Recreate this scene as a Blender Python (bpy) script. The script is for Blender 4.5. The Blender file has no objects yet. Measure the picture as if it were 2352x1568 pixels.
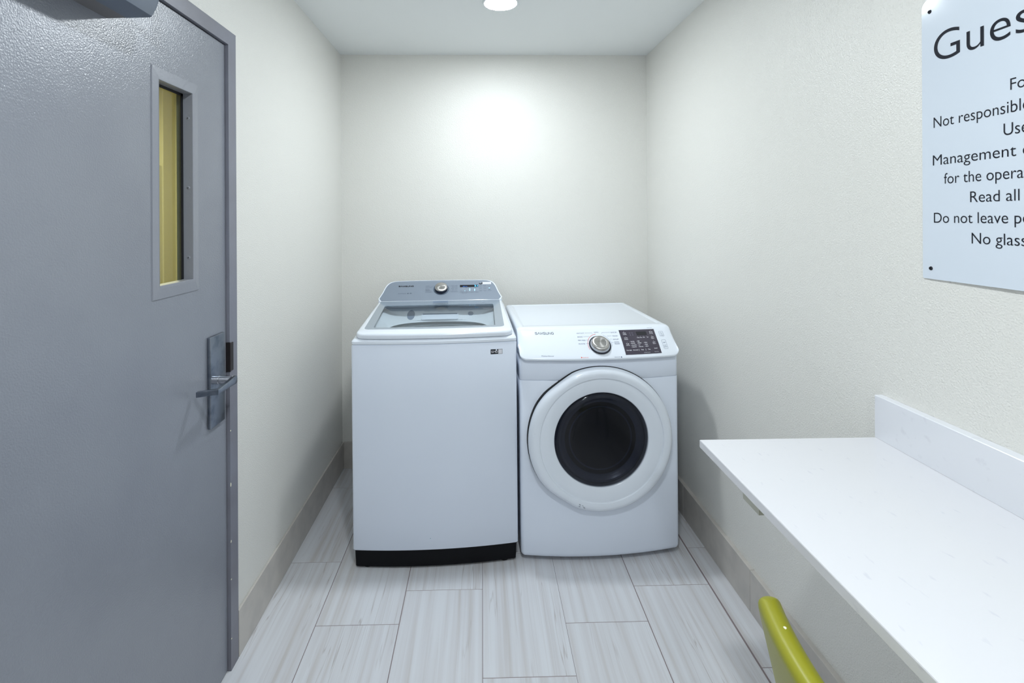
import bpy, bmesh, math, random
from mathutils import Vector, Matrix

# ------------------------------------------------------------------ camera / light set-up
S = bpy.context.scene
C = S.collection
S.view_settings.view_transform = 'Standard'
S.view_settings.look = 'None'
S.view_settings.gamma = 1.0
S.view_settings.use_curve_mapping = False
S.view_settings.exposure = 0.22

F_PX = 1147.0
cam = bpy.data.cameras.new('camera')
cam.sensor_width = 36.0
cam.sensor_fit = 'HORIZONTAL'
cam.lens = F_PX / 2352 * 36
cam.shift_x = (1176 - 1132) / 2352
cam.shift_y = (503 - 784) / 2352
cam.clip_start = 0.02
co = bpy.data.objects.new('camera', cam)
C.objects.link(co)
psi, roll = 25 / 1147.0, 0.005
aim = Vector((math.sin(psi), math.cos(psi), 0))
rt = Vector((math.cos(psi), -math.sin(psi), 0))
up = Vector((0, 0, 1))
r2 = rt * math.cos(roll) - up * math.sin(roll)
u2 = up * math.cos(roll) + rt * math.sin(roll)
M = Matrix((r2, u2, -aim)).transposed().to_4x4()
M.translation = Vector((0, 0, 1.483))
co.matrix_world = M
S.camera = co

world = bpy.data.worlds.new('world')
S.world = world
world.use_nodes = True
world.node_tree.nodes['Background'].inputs[0].default_value = (0.9, 0.95, 1.0, 1)
world.node_tree.nodes['Background'].inputs[1].default_value = 0.3

LAMP_POWER = (232.0, 275.0, 270.0)      # radiance of the ceiling lamp diffusers, back to front; last is added fill
LAMP_COLOR = (0.90, 0.965, 1.0)
LAMP_SPOTS = ((0.09, 2.272), (0.09, 0.49), (0.09, -1.29))
HALL_COLOR = (1.0, 0.945, 0.72)
HALL_POWER = 185.0
CEIL = 2.47

# ------------------------------------------------------------------ materials
def lin(c):
    return tuple(((v / 255) / 12.92 if v / 255 <= .04045 else ((v / 255 + .055) / 1.055) ** 2.4) for v in c) + (1,)

def mat(name, rgb, rough=.5, metal=0., spec=.5, coat=0., bump=None, aniso=0., emit=None, emit_s=0.):
    m = bpy.data.materials.new(name)
    m.use_nodes = True
    nt = m.node_tree
    b = nt.nodes['Principled BSDF']
    b.inputs['Base Color'].default_value = lin(rgb)
    b.inputs['Roughness'].default_value = rough
    b.inputs['Metallic'].default_value = metal
    b.inputs['Specular IOR Level'].default_value = spec
    b.inputs['Coat Weight'].default_value = coat
    if aniso:
        b.inputs['Anisotropic'].default_value = aniso
    if emit:
        b.inputs['Emission Color'].default_value = tuple(emit) + (1,)
        b.inputs['Emission Strength'].default_value = emit_s
    if bump:                            # (scale, strength, distance, detail)
        tc = nt.nodes.new('ShaderNodeTexCoord')
        n = nt.nodes.new('ShaderNodeTexNoise')
        n.inputs['Scale'].default_value = bump[0]
        n.inputs['Detail'].default_value = bump[3] if len(bump) > 3 else 3
        n.inputs['Roughness'].default_value = .5
        bp = nt.nodes.new('ShaderNodeBump')
        bp.inputs['Strength'].default_value = bump[1]
        bp.inputs['Distance'].default_value = bump[2]
        nt.links.new(tc.outputs['Object'], n.inputs['Vector'])
        nt.links.new(n.outputs['Fac'], bp.inputs['Height'])
        nt.links.new(bp.outputs['Normal'], b.inputs['Normal'])
    return m

def vary(m, rgb2, scale, lo=.45, hi=.7, stretch=None, detail=4):
    """mix a second colour into the base colour with a noise (wear, dust, mottling)"""
    nt = m.node_tree
    b = nt.nodes['Principled BSDF']
    tc = nt.nodes.new('ShaderNodeTexCoord')
    mp = nt.nodes.new('ShaderNodeMapping')
    if stretch:
        mp.inputs['Scale'].default_value = stretch
    n = nt.nodes.new('ShaderNodeTexNoise')
    n.inputs['Scale'].default_value = scale
    n.inputs['Detail'].default_value = detail
    r = nt.nodes.new('ShaderNodeMapRange')
    r.inputs['From Min'].default_value = lo
    r.inputs['From Max'].default_value = hi
    mx = nt.nodes.new('ShaderNodeMix')
    mx.data_type = 'RGBA'
    mx.inputs['A'].default_value = b.inputs['Base Color'].default_value
    mx.inputs['B'].default_value = lin(rgb2)
    nt.links.new(tc.outputs['Object'], mp.inputs['Vector'])
    nt.links.new(mp.outputs['Vector'], n.inputs['Vector'])
    nt.links.new(n.outputs['Fac'], r.inputs['Value'])
    nt.links.new(r.outputs['Result'], mx.inputs['Factor'])
    nt.links.new(mx.outputs['Result'], b.inputs['Base Color'])
    return m

def glass_mat(name, tint, rough=.02, ior=1.45):
    """clear pane: straight-through transparency with a fresnel gloss"""
    m = bpy.data.materials.new(name)
    m.use_nodes = True
    nt = m.node_tree
    nt.nodes.remove(nt.nodes['Principled BSDF'])
    out = nt.nodes['Material Output']
    t = nt.nodes.new('ShaderNodeBsdfTransparent')
    t.inputs['Color'].default_value = tuple(tint) + (1,)
    g = nt.nodes.new('ShaderNodeBsdfGlossy')
    g.inputs['Roughness'].default_value = rough
    f = nt.nodes.new('ShaderNodeFresnel')
    f.inputs['IOR'].default_value = ior
    ge = nt.nodes.new('ShaderNodeNewGeometry')
    inv = nt.nodes.new('ShaderNodeMath'); inv.operation = 'SUBTRACT'; inv.inputs[0].default_value = 1.0
    k = nt.nodes.new('ShaderNodeMath'); k.operation = 'MULTIPLY'
    nt.links.new(ge.outputs['Backfacing'], inv.inputs[1])
    nt.links.new(f.outputs['Fac'], k.inputs[0]); nt.links.new(inv.outputs[0], k.inputs[1])
    mx = nt.nodes.new('ShaderNodeMixShader')
    nt.links.new(k.outputs[0], mx.inputs[0])
    nt.links.new(t.outputs[0], mx.inputs[1])
    nt.links.new(g.outputs[0], mx.inputs[2])
    nt.links.new(mx.outputs[0], out.inputs['Surface'])
    return m

MW = mat('wall_paint', (230, 229, 224), .34, spec=.5, bump=(250, .62, .0028, 2))
MCEIL = mat('ceiling_paint', (240, 243, 243), .75, bump=(160, .2, .001, 2))
MBASE = vary(mat('baseboard_tile', (198, 193, 187), .36), (186, 182, 177), 14, .4, .7)
MGROUT = mat('grout', (138, 126, 128), .9)
MDOOR = vary(mat('door_grey_gloss_paint', (133, 137, 147), .28, spec=.9, bump=(260, .38, .0020, 2)), (126, 130, 141), 3, .4, .7)
MFRAME = vary(mat('frame_grey_paint', (128, 130, 142), .38, bump=(120, .25, .001)), (118, 118, 128), 5, .4, .7)
MVIS = mat('vision_frame_paint', (142, 145, 154), .36, bump=(150, .3, .0012))
MDARK = mat('dark_gap', (18, 18, 24), .7)
MSTEEL = vary(mat('satin_steel', (140, 147, 158), .30, metal=1., bump=(60, .05, .0005)), (100, 108, 120), 22, .45, .7)
MCHROME = mat('polished_steel', (190, 192, 198), .16, metal=1.)
MCLOSER = mat('closer_cover_paint', (112, 122, 138), .35, metal=.3)
MCLOSEB = mat('closer_body_paint', (120, 118, 120), .5)
MSCREW = mat('screw_metal', (110, 108, 108), .35, metal=1.)
MWHITE = mat('appliance_white_enamel', (226, 234, 248), .22, spec=.5, coat=.25)
MWPLAS = mat('appliance_white_plastic', (232, 239, 249), .18, spec=.5, coat=.3)
MPLUM = mat('kickplate_black', (4, 5, 10), .55, spec=.2)
MRUB = mat('rubber_foot', (10, 10, 12), .8)
MGREYP = mat('silver_blue_plastic', (140, 151, 166), .34, metal=.2, spec=.5)
MGREYG = mat('lid_border_silver', (150, 164, 178), .18, metal=.15, coat=.5)
MLENS = glass_mat('lid_clear_glass', (.93, .955, .97), .03, 1.22)
MTUB = mat('tub_cover_plastic', (228, 234, 240), .35)
MDRUM = mat('drum_steel', (150, 160, 166), .4, metal=.3)
MGDOT = mat('grey_blue_plastic', (120, 136, 158), .5)
MINK = mat('ink_navy', (70, 84, 118), .6)
MINKB = mat('ink_black', (14, 18, 30), .5)
MINKG = mat('ink_grey', (74, 84, 100), .6)
MINKR = mat('ink_red', (226, 88, 78), .6)
MINKW = mat('ink_white', (228, 228, 236), .6)
MPANEL = mat('dryer_panel_black', (56, 50, 66), .25, coat=.3)
MDISP = mat('display_black', (22, 22, 32), .15)
MBLUE = mat('led_blue', (60, 160, 255), .4, emit=(.10, .50, 1.0), emit_s=2.2)
MBLUEW = mat('led_pale_blue', (150, 210, 255), .4, emit=(.30, .65, 1.0), emit_s=1.6)
MBLUED = mat('led_dim_blue', (30, 110, 220), .4, emit=(.02, .22, .75), emit_s=.8)
MDGLASS = glass_mat('dryer_window_glass', (.44, .46, .52), .08, 1.40)
MBOWL = mat('dryer_bowl_plastic', (62, 66, 80), .25)
MDDRUM = mat('dryer_drum', (70, 74, 84), .4, metal=.5)
MQUARTZ = vary(mat('quartz_worktop', (222, 222, 226), .16, spec=.5), (212, 212, 219), 60, .64, .72, (1, .4, 1), 6)
MSPLASH = vary(mat('quartz_splash', (228, 230, 236), .22, spec=.5), (218, 219, 226), 40, .62, .75, (1, 1, 1), 8)
MBRACK = mat('bracket_cream_paint', (205, 205, 192), .5)
MSIGN = mat('sign_acrylic', (216, 225, 236), .10, spec=.4)
MSIGNI = mat('sign_ink', (18, 23, 36), .6, spec=.25)
MLIME = mat('lime_shell_plastic', (150, 149, 26), .38, spec=.5, bump=(400, .08, .0004))
MCHIP = mat('paint_chip', (236, 232, 210), .7)
MTRIMW = mat('lamp_trim_white', (235, 238, 240), .5)
MHALL = mat('hall_wall', (232, 226, 190), .6)
MHALLT = mat('hall_casing', (176, 174, 152), .5)
MHFLOOR = mat('hall_carpet', (120, 100, 80), .9)
MHLIGHT = mat('hall_lamp_diffuser', (255, 255, 255), .5, emit=HALL_COLOR, emit_s=HALL_POWER)
MWGLASS = glass_mat('door_pane_glass', (.93, .95, .82), .02, 1.35)

def floor_material():
    m = mat('porcelain_plank_tile', (205, 207, 212), .30, spec=.45)
    nt = m.node_tree
    L = nt.links.new
    b = nt.nodes['Principled BSDF']
    N = nt.nodes.new
    geo = N('ShaderNodeNewGeometry')
    tc = N('ShaderNodeTexCoord')
    k = N('ShaderNodeMath'); k.operation = 'MULTIPLY'; k.inputs[1].default_value = 37.0
    L(geo.outputs['Random Per Island'], k.inputs[0])
    cmb = N('ShaderNodeCombineXYZ')
    L(k.outputs[0], cmb.inputs['X']); L(k.outputs[0], cmb.inputs['Y'])
    add = N('ShaderNodeVectorMath'); add.operation = 'ADD'
    L(tc.outputs['Object'], add.inputs[0]); L(cmb.outputs[0], add.inputs[1])
    # broad soft bands
    mp = N('ShaderNodeMapping'); mp.inputs['Scale'].default_value = (40, .9, 1)
    L(add.outputs[0], mp.inputs['Vector'])
    n1 = N('ShaderNodeTexNoise'); n1.inputs['Scale'].default_value = 1.0; n1.inputs['Detail'].default_value = 5
    n1.inputs['Distortion'].default_value = .25
    L(mp.outputs[0], n1.inputs['Vector'])
    r1 = N('ShaderNodeValToRGB')
    e = r1.color_ramp.elements
    e[0].position = .30; e[0].color = lin((199, 196, 196))
    e[1].position = .62; e[1].color = lin((218, 220, 225))
    x = e.new(.44); x.color = lin((210, 210, 214))
    L(n1.outputs['Fac'], r1.inputs['Fac'])
    # thin wandering veins
    mp2 = N('ShaderNodeMapping'); mp2.inputs['Scale'].default_value = (20, .55, 1)
    L(add.outputs[0], mp2.inputs['Vector'])
    n2 = N('ShaderNodeTexNoise'); n2.inputs['Scale'].default_value = 1.0; n2.inputs['Detail'].default_value = 3
    n2.inputs['Distortion'].default_value = .12
    L(mp2.outputs[0], n2.inputs['Vector'])
    w = N('ShaderNodeMath'); w.operation = 'MULTIPLY'; w.inputs[1].default_value = 7.0
    L(n2.outputs['Fac'], w.inputs[0])
    fr = N('ShaderNodeMath'); fr.operation = 'FRACT'
    L(w.outputs[0], fr.inputs[0])
    sb = N('ShaderNodeMath'); sb.operation = 'SUBTRACT'; sb.inputs[1].default_value = .5
    L(fr.outputs[0], sb.inputs[0])
    ab = N('ShaderNodeMath'); ab.operation = 'ABSOLUTE'
    L(sb.outputs[0], ab.inputs[0])
    vr = N('ShaderNodeMapRange')
    vr.inputs['From Min'].default_value = .0; vr.inputs['From Max'].default_value = .055
    vr.inputs['To Min'].default_value = .55; vr.inputs['To Max'].default_value = 0.
    L(ab.outputs[0], vr.inputs['Value'])
    mp3 = N('ShaderNodeMapping'); mp3.inputs['Scale'].default_value = (5, 1.4, 1)
    L(add.outputs[0], mp3.inputs['Vector'])
    n3 = N('ShaderNodeTexNoise'); n3.inputs['Scale'].default_value = 1.0; n3.inputs['Detail'].default_value = 2
    L(mp3.outputs[0], n3.inputs['Vector'])
    gate = N('ShaderNodeMapRange')
    gate.inputs['From Min'].default_value = .42; gate.inputs['From Max'].default_value = .62
    L(n3.outputs['Fac'], gate.inputs['Value'])
    mul = N('ShaderNodeMath'); mul.operation = 'MULTIPLY'
    L(vr.outputs[0], mul.inputs[0]); L(gate.outputs[0], mul.inputs[1])
    mx = N('ShaderNodeMix'); mx.data_type = 'RGBA'
    L(mul.outputs[0], mx.inputs['Factor'])
    L(r1.outputs['Color'], mx.inputs['A'])
    mx.inputs['B'].default_value = lin((158, 148, 144))
    L(mx.outputs['Result'], b.inputs['Base Color'])
    return m
MTILE = floor_material()

# ------------------------------------------------------------------ mesh helpers
def obj(name, bm, m, parent=None, smooth=False, angle=35):
    bmesh.ops.recalc_face_normals(bm, faces=bm.faces)
    me = bpy.data.meshes.new(name)
    bm.to_mesh(me)
    bm.free()
    for x in (m if isinstance(m, (list, tuple)) else [m]):
        me.materials.append(x)
    if smooth:
        me.polygons.foreach_set('use_smooth', [True] * len(me.polygons))
        me.set_sharp_from_angle(angle=math.radians(angle))
    o = bpy.data.objects.new(name, me)
    C.objects.link(o)
    if parent:
        o.parent = parent
    return o

def objs(name, bm, m, parent=None, **k):
    """one part per separate cluster of printing, screws or marks"""
    bm.verts.ensure_lookup_table(); bm.faces.ensure_lookup_table()
    comp = {}
    isl = []
    for v0 in bm.verts:
        if v0 in comp: continue
        st, ms = [v0], []
        comp[v0] = len(isl)
        while st:
            v = st.pop(); ms.append(v)
            for e in v.link_edges:
                w = e.other_vert(v)
                if w not in comp:
                    comp[w] = len(isl); st.append(w)
        isl.append(ms)
    B = [([min(v.co[i] for v in ms) for i in range(3)], [max(v.co[i] for v in ms) for i in range(3)]) for ms in isl]
    root = list(range(len(isl)))
    def find(i):
        while root[i] != i: i = root[i]
        return i
    for i in range(len(isl)):
        for j in range(i):
            g = math.sqrt(sum(max(0, B[i][0][q] - B[j][1][q], B[j][0][q] - B[i][1][q]) ** 2 for q in range(3)))
            sz = max(max(B[a][1][q] - B[a][0][q] for q in range(3)) for a in (i, j))
            if g <= max(.0199, .499 * sz): root[find(i)] = find(j)
    groups = {}
    for i in range(len(isl)): groups.setdefault(find(i), []).append(i)
    out = []
    for g in groups.values():
        t = bmesh.new()
        mp = {}
        for i in g:
            for v in isl[i]: mp[v] = t.verts.new(v.co)
        for f in bm.faces:
            if f.verts[0] in mp:
                try: t.faces.new([mp[v] for v in f.verts])
                except ValueError: pass
        out.append(obj(name, t, m, parent, **k))
    bm.free()
    return out

def tag(o, label=None, cat=None, group=None, kind=None):
    if label: o['label'] = label
    if cat: o['category'] = cat
    if group: o['group'] = group
    if kind: o['kind'] = kind
    return o

def empty(name, loc=(0, 0, 0), rot=(0, 0, 0)):
    o = bpy.data.objects.new(name, None)
    o.empty_display_size = .1
    o.location = loc
    o.rotation_euler = rot
    C.objects.link(o)
    return o

def add_box(bm, a, b, bev=0., seg=2):
    """box between corners a and b, edges bevelled"""
    t = bmesh.new()
    bmesh.ops.create_cube(t, size=1)
    for v in t.verts:
        v.co = Vector([(a[i] + b[i]) / 2 + v.co[i] * (b[i] - a[i]) for i in range(3)])
    if bev:
        bmesh.ops.bevel(t, geom=t.edges[:], offset=bev, segments=seg, affect='EDGES', profile=.5)
    join(bm, t)
    return bm

def join(bm, t, mtx=None, mi=None):
    if mtx is not None:
        bmesh.ops.transform(t, matrix=mtx, verts=t.verts)
    mp = {}
    for v in t.verts:
        mp[v] = bm.verts.new(v.co)
    for f in t.faces:
        try:
            nf = bm.faces.new([mp[v] for v in f.verts])
            nf.material_index = f.material_index if mi is None else mi
        except ValueError:
            pass
    t.free()

def box(a, b, bev=0., seg=2):
    return add_box(bmesh.new(), a, b, bev, seg)

def loft(rings, cap0=True, cap1=True, closed=True, bm=None):
    bm = bm or bmesh.new()
    vs = [[bm.verts.new(p) for p in r] for r in rings]
    n = len(rings[0])
    for i in range(len(vs) - 1):
        for j in range(n if closed else n - 1):
            k = (j + 1) % n
            bm.faces.new((vs[i][j], vs[i][k], vs[i + 1][k], vs[i + 1][j]))
    if cap0: bm.faces.new(vs[0])
    if cap1: bm.faces.new(vs[-1])
    return bm

def lathe(prof, seg=64, mtx=None, cap0=False, cap1=False, bm=None):
    """prof: (r, z) pairs, revolved about z"""
    t = bmesh.new()
    rings = []
    for r, z in prof:
        r = max(r, 1e-5)
        rings.append([(r * math.cos(2 * math.pi * i / seg), r * math.sin(2 * math.pi * i / seg), z) for i in range(seg)])
    loft(rings, cap0, cap1, bm=t)
    bmesh.ops.remove_doubles(t, verts=t.verts, dist=1e-6)
    if mtx is not None:
        bmesh.ops.transform(t, matrix=mtx, verts=t.verts)
    if bm is None:
        return t
    join(bm, t)
    return bm

def tube(pts, r, seg=14, bm=None):
    bm = bm or bmesh.new()
    P = [Vector(p) for p in pts]
    rings = []
    ref = None
    for i, p in enumerate(P):
        d = (P[min(i + 1, len(P) - 1)] - P[max(i - 1, 0)]).normalized()
        if ref is None:
            ref = d.orthogonal().normalized()
        ref = (ref - d * ref.dot(d)).normalized()
        q = d.cross(ref)
        rr = r[i] if isinstance(r, (list, tuple)) else r
        rings.append([p + (ref * math.cos(a) + q * math.sin(a)) * rr for a in [2 * math.pi * k / seg for k in range(seg)]])
    loft(rings, True, True, bm=bm)
    return bm

def rrect(x0, x1, y0, y1, r, n=6):
    """rounded rectangle outline, counter-clockwise"""
    rs = r if isinstance(r, (list, tuple)) else (r,) * 4       # (x0y0, x1y0, x1y1, x0y1)
    out = []
    for (cx, cy, sx, sy, a0, q) in ((x0, y0, 1, 1, 180, rs[0]), (x1, y0, -1, 1, 270, rs[1]), (x1, y1, -1, -1, 0, rs[2]), (x0, y1, 1, -1, 90, rs[3])):
        if q <= 1e-6:
            out.append((cx, cy)); continue
        ox, oy = cx + sx * q, cy + sy * q
        for i in range(n + 1):
            a = math.radians(a0 + 90 * i / n)
            out.append((ox + q * math.cos(a), oy + q * math.sin(a)))
    return out

def polar(poly, cx, cy, angs):
    """points where rays from (cx, cy) leave a closed outline"""
    out = []
    n = len(poly)
    for a in angs:
        dx, dy = math.cos(a), math.sin(a)
        best = None
        for i in range(n):
            x1, y1 = poly[i][0] - cx, poly[i][1] - cy
            x2, y2 = poly[(i + 1) % n][0] - cx, poly[(i + 1) % n][1] - cy
            ex, ey = x2 - x1, y2 - y1
            den = dx * ey - dy * ex
            if abs(den) < 1e-12: continue
            t = (x1 * ey - y1 * ex) / den
            s = (x1 * dy - y1 * dx) / den
            if t > 0 and -1e-9 <= s <= 1 + 1e-9 and (best is None or t < best):
                best = t
        out.append((cx + dx * best, cy + dy * best))
    return out

def poly_slab(outline, z0, z1, fn=None):
    """flat slab from a 2D outline; fn maps (x, y, z) into place"""
    fn = fn or (lambda x, y, z: (x, y, z))
    return loft([[fn(x, y, z0) for x, y in outline], [fn(x, y, z1) for x, y in outline]])

def ring_slab(outer, inner, z0, z1, fn=None):
    fn = fn or (lambda x, y, z: (x, y, z))
    bm = bmesh.new()
    R = [[bm.verts.new(fn(x, y, z)) for x, y in o] for o, z in ((outer, z0), (outer, z1), (inner, z1), (inner, z0))]
    n = len(outer)
    for a in range(4):
        A, B = R[a], R[(a + 1) % 4]
        for j in range(n):
            k = (j + 1) % n
            bm.faces.new((A[j], A[k], B[k], B[j]))
    return bm

# ------------------------------------------------------------------ lettering
_tc = {}
def text2d(s, bold=0.):
    """triangulated outline of a word: (verts2d, faces), baseline 0, left 0, capital height 1"""
    key = (s, bold)
    if key in _tc: return _tc[key]
    def raw(q):
        cu = bpy.data.curves.new('lettering', 'FONT')
        cu.body = q
        cu.size = 1
        cu.offset = bold
        cu.resolution_u = 12 if bold < 0 else 4
        o = bpy.data.objects.new('lettering', cu)
        C.objects.link(o)
        dg = bpy.context.evaluated_depsgraph_get()
        me = bpy.data.meshes.new_from_object(o.evaluated_get(dg))
        vs = [(v.co.x, v.co.y) for v in me.vertices]
        fs = [tuple(p.vertices) for p in me.polygons]
        bpy.data.objects.remove(o); bpy.data.curves.remove(cu); bpy.data.meshes.remove(me)
        return vs, fs
    if 'cap' not in _tc:
        _tc['cap'] = max(v[1] for v in raw('H')[0])
    vs, fs = raw(s)
    k = 1 / _tc['cap']
    x0 = min(v[0] for v in vs)
    vs = [((x - x0) * k, y * k) for x, y in vs]
    _tc[key] = (vs, fs)
    return _tc[key]

def add_text(bm, s, x, y, h, fn, width=None, align='L', lift=.0004, bold=0., mi=0):
    """write a word with capital height h at (x, y) on the surface fn(x, y, lift)"""
    vs, fs = text2d(s, bold)
    w = max(v[0] for v in vs)
    sx = h if width is None else width / w
    W = w * sx
    ox = x - (W if align == 'R' else W / 2 if align == 'C' else 0)
    V = [bm.verts.new(fn(ox + a * sx, y + b * h, lift)) for a, b in vs]
    for f in fs:
        try:
            q = bm.faces.new([V[i] for i in f]); q.material_index = mi
        except ValueError:
            pass
    return bm

def add_stroke(bm, pts, w, fn, lift=.0004, closed=False, mi=0):
    """a flat ribbon of width w along 2D points"""
    P = [Vector(p) for p in pts]
    n = len(P)
    A, B = [], []
    for i in range(n):
        a = P[(i - 1) % n] if (closed or i > 0) else P[i]
        b = P[(i + 1) % n] if (closed or i < n - 1) else P[i]
        d1 = (P[i] - a); d2 = (b - P[i])
        d = ((d1.normalized() if d1.length else Vector((0, 0))) + (d2.normalized() if d2.length else Vector((0, 0))))
        if d.length < 1e-9: d = d2 if d2.length else d1
        d.normalize()
        nrm = Vector((-d.y, d.x))
        k = 1.0
        if d1.length and d2.length:
            k = 1 / max(.5, abs(nrm.dot(Vector((-d2.y, d2.x)).normalized())))
        A.append(bm.verts.new(fn(P[i].x + nrm.x * w / 2 * k, P[i].y + nrm.y * w / 2 * k, lift)))
        B.append(bm.verts.new(fn(P[i].x - nrm.x * w / 2 * k, P[i].y - nrm.y * w / 2 * k, lift)))
    for i in range(n if closed else n - 1):
        j = (i + 1) % n
        f = bm.faces.new((A[i], A[j], B[j], B[i])); f.material_index = mi
    return bm

def add_rect(bm, x0, x1, y0, y1, fn, lift=.0004, mi=0):
    f = bm.faces.new([bm.verts.new(fn(x, y, lift)) for x, y in ((x0, y0), (x1, y0), (x1, y1), (x0, y1))])
    f.material_index = mi
    return bm

LOGO = {   # strokes on a 1 x 1 cell
    'S': [[(.95, .80), (.85, .93), (.5, 1), (.15, .93), (.06, .76), (.16, .60), (.5, .52), (.84, .42), (.95, .25), (.85, .08), (.5, 0), (.15, .07), (.05, .20)]],
    'A': [[(0, 0), (.5, 1), (1, 0)]],
    'M': [[(.0, 0), (.14, 1), (.5, .1), (.86, 1), (1, 0)]],
    'U': [[(.06, 1), (.06, .25), (.2, .05), (.5, 0), (.8, .05), (.94, .25), (.94, 1)]],
    'N': [[(.06, 0), (.06, 1), (.94, 0), (.94, 1)]],
    'G': [[(.93, .80), (.8, .95), (.5, 1), (.18, .93), (.05, .7), (.05, .3), (.18, .07), (.5, 0), (.8, .05), (.94, .2), (.94, .48), (.55, .48)]],
}
def add_logo(bm, x0, x1, y0, y1, fn, stroke, mi=0):
    word = 'SAMSUNG'
    p = (x1 - x0) / 7
    for i, ch in enumerate(word):
        cx = x0 + i * p + p * .10
        cw = p * .80
        for st in LOGO[ch]:
            add_stroke(bm, [(cx + a * cw, y0 + stroke / 2 + b * (y1 - y0 - stroke)) for a, b in st], stroke, fn, mi=mi)

# ------------------------------------------------------------------ the room
X0 = -.840                                   # left wall
YB = 3.005                                   # back wall
YR = -2.30                                   # wall behind the camera
def xr(y): return 1.0 + .0165 * (YB - y)     # right wall runs very slightly out of square

def structure(name, bm, m, **k):
    return tag(obj(name, bm, m, **k), kind='structure')

bm = bmesh.new()                             # floor: every tile a raised bevelled face over grout
add_box(bm, (X0 - .12, YR - .1, -.06), (1.12, YB + .1, -.0009))
for f in bm.faces: f.material_index = 1
cols = [(-.923, 2.181), (-.617, 1.839), (-.3107, 2.004), (-.0055, 1.615), (.299, 1.827), (.6055, 2.004), (.9155, 2.2295)]
PX, PY, G = .3058, .6022, .0019
for i, (x, y) in enumerate(cols):
    k = -7
    while True:
        ya = y + k * PY
        k += 1
        if ya > YB + .02: break
        if ya + PY < YR: continue
        x1 = x + PX if i < 6 else 1.11
        xa = max(x, X0 - .03) if i == 0 else x
        a, b, c, d = xa + G, x1 - G, ya + G, min(ya + PY, YB + .05) - G
        if d <= c: continue
        v = [bm.verts.new(p) for p in ((a, c, 0), (b, c, 0), (b, d, 0), (a, d, 0))]
        w = [bm.verts.new(p) for p in ((a - .0007, c - .0007, -.0009), (b + .0007, c - .0007, -.0009), (b + .0007, d + .0007, -.0009), (a - .0007, d + .0007, -.0009))]
        bm.faces.new(v)
        for q in range(4):
            bm.faces.new((v[q], v[(q + 1) % 4], w[(q + 1) % 4], w[q]))
structure('floor', bm, [MTILE, MGROUT])
structure('ceiling', box((X0 - .12, YR - .1, CEIL), (1.14, YB + .1, CEIL + .1)), MCEIL)

# left wall with the door opening cut out (built from four pieces in one mesh)
DY0, DY1, DZ = .690, 1.662, 2.062            # rough opening of the frame stop
OY0, OY1, OZ = DY0 - .03, DY1 + .030, DZ + .030
bm = bmesh.new()
add_box(bm, (X0 - .12, OY1, 0), (X0, YB + .1, CEIL))
add_box(bm, (X0 - .12, YR - .1, 0), (X0, OY0, CEIL))
add_box(bm, (X0 - .12, OY0, OZ), (X0, OY1, CEIL))
structure('wall_left', bm, MW)
structure('wall_back', box((X0 - .12, YB, 0), (1.14, YB + .1, CEIL)), MW)
structure('wall_behind', box((X0 - .12, YR - .1, 0), (1.14, YR, CEIL)), MW)
bm = bmesh.new()
pts = [(xr(YR), YR), (xr(YB), YB), (1.14, YB), (1.14, YR)]
loft([[(x, y, 0) for x, y in pts], [(x, y, CEIL) for x, y in pts]], bm=bm)
structure('wall_right', bm, MW)

# baseboards: tile strips with a thin top ledge and joints
BH = .158
def baseboard(name, segs, side):
    bm = bmesh.new()
    for (a, b) in segs:
        if side == 'left':
            add_box(bm, (X0, a, 0), (X0 + .009, b, BH), .0015)
        elif side == 'back':
            add_box(bm, (a, YB - .009, 0), (b, YB, BH), .0015)
        else:
            t = box((-.017, a, 0), (.001, b, BH), .0015)
            for v in t.verts: v.co.x += xr(v.co.y)
            join(bm, t)
    structure(name, bm, MBASE)
baseboard('baseboard_left', [(1.7155, 2.33), (2.331, 2.9945)], 'left')
baseboard('baseboard_back', [(X0 + .009, -.24), (-.239, .37), (.371, .988)], 'back')
baseboard('baseboard_right', [(-2.29, -1.181), (-1.18, -.57), (-.569, .03), (.031, .640), (.641, 1.249), (1.25, 1.8585), (1.8600, 2.46), (2.461, 2.9945)], 'right')

# ------------------------------------------------------------------ door and its frame on the left
FX = -.832
bm = bmesh.new()
fw = .050
# casing face pieces, mitred look by butt joints; stop return reaches the door leaf
prof_out = [(OY1 + .020, 0), (OY1 + .020, DZ + .047), (DY0 - .05, DZ + .047), (DY0 - .05, 0)]
prof_in = [(DY1, 0), (DY1, DZ), (DY0, DZ), (DY0, 0)]
bmv = {}
def fv(p, x): return bm.verts.new((x, p[0], p[1]))
A = [fv(p, FX) for p in prof_out]; B = [fv(p, FX) for p in prof_in]
A2 = [fv(p, -.862) for p in prof_out]; B2 = [fv(p, -.955) for p in prof_in]
for i in range(3):
    bm.faces.new((A[i], A[i + 1], B[i + 1], B[i]))
    bm.faces.new((A[i], A2[i], A2[i + 1], A[i + 1]))
    bm.faces.new((B[i], B[i + 1], B2[i + 1], B2[i]))
trim = structure('trim_1', bm, MFRAME)
tag(trim, 'grey painted steel door frame on the left wall', 'door frame')
bm = bmesh.new()
add_box(bm, (-.8462, DY1 - .0035, .985), (-.8285, DY1 - .0002, 1.082), .0008)
add_box(bm, (-.8322, DY1 - .003, .987), (-.8280, DY1 + .018, 1.080), .0018)
obj('strike_plate', bm, mat('strike_dark_bronze', (66, 60, 60), .35, metal=.8), trim)
bm = bmesh.new()
for z, h in ((.612, .012), (.425, .008), (.79, .004), (.30, .004), (.105, .004)):
    t = lathe([(0, 0), (.0022, 0), (.003, -.0006)], 8, Matrix.Translation((FX + .0006, DY1 + .003, z)) @ Matrix.Rotation(math.pi / 2, 4, 'Y') @ Matrix.Diagonal((h / .005, 1, 1, 1)))
    join(bm, t)
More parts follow.
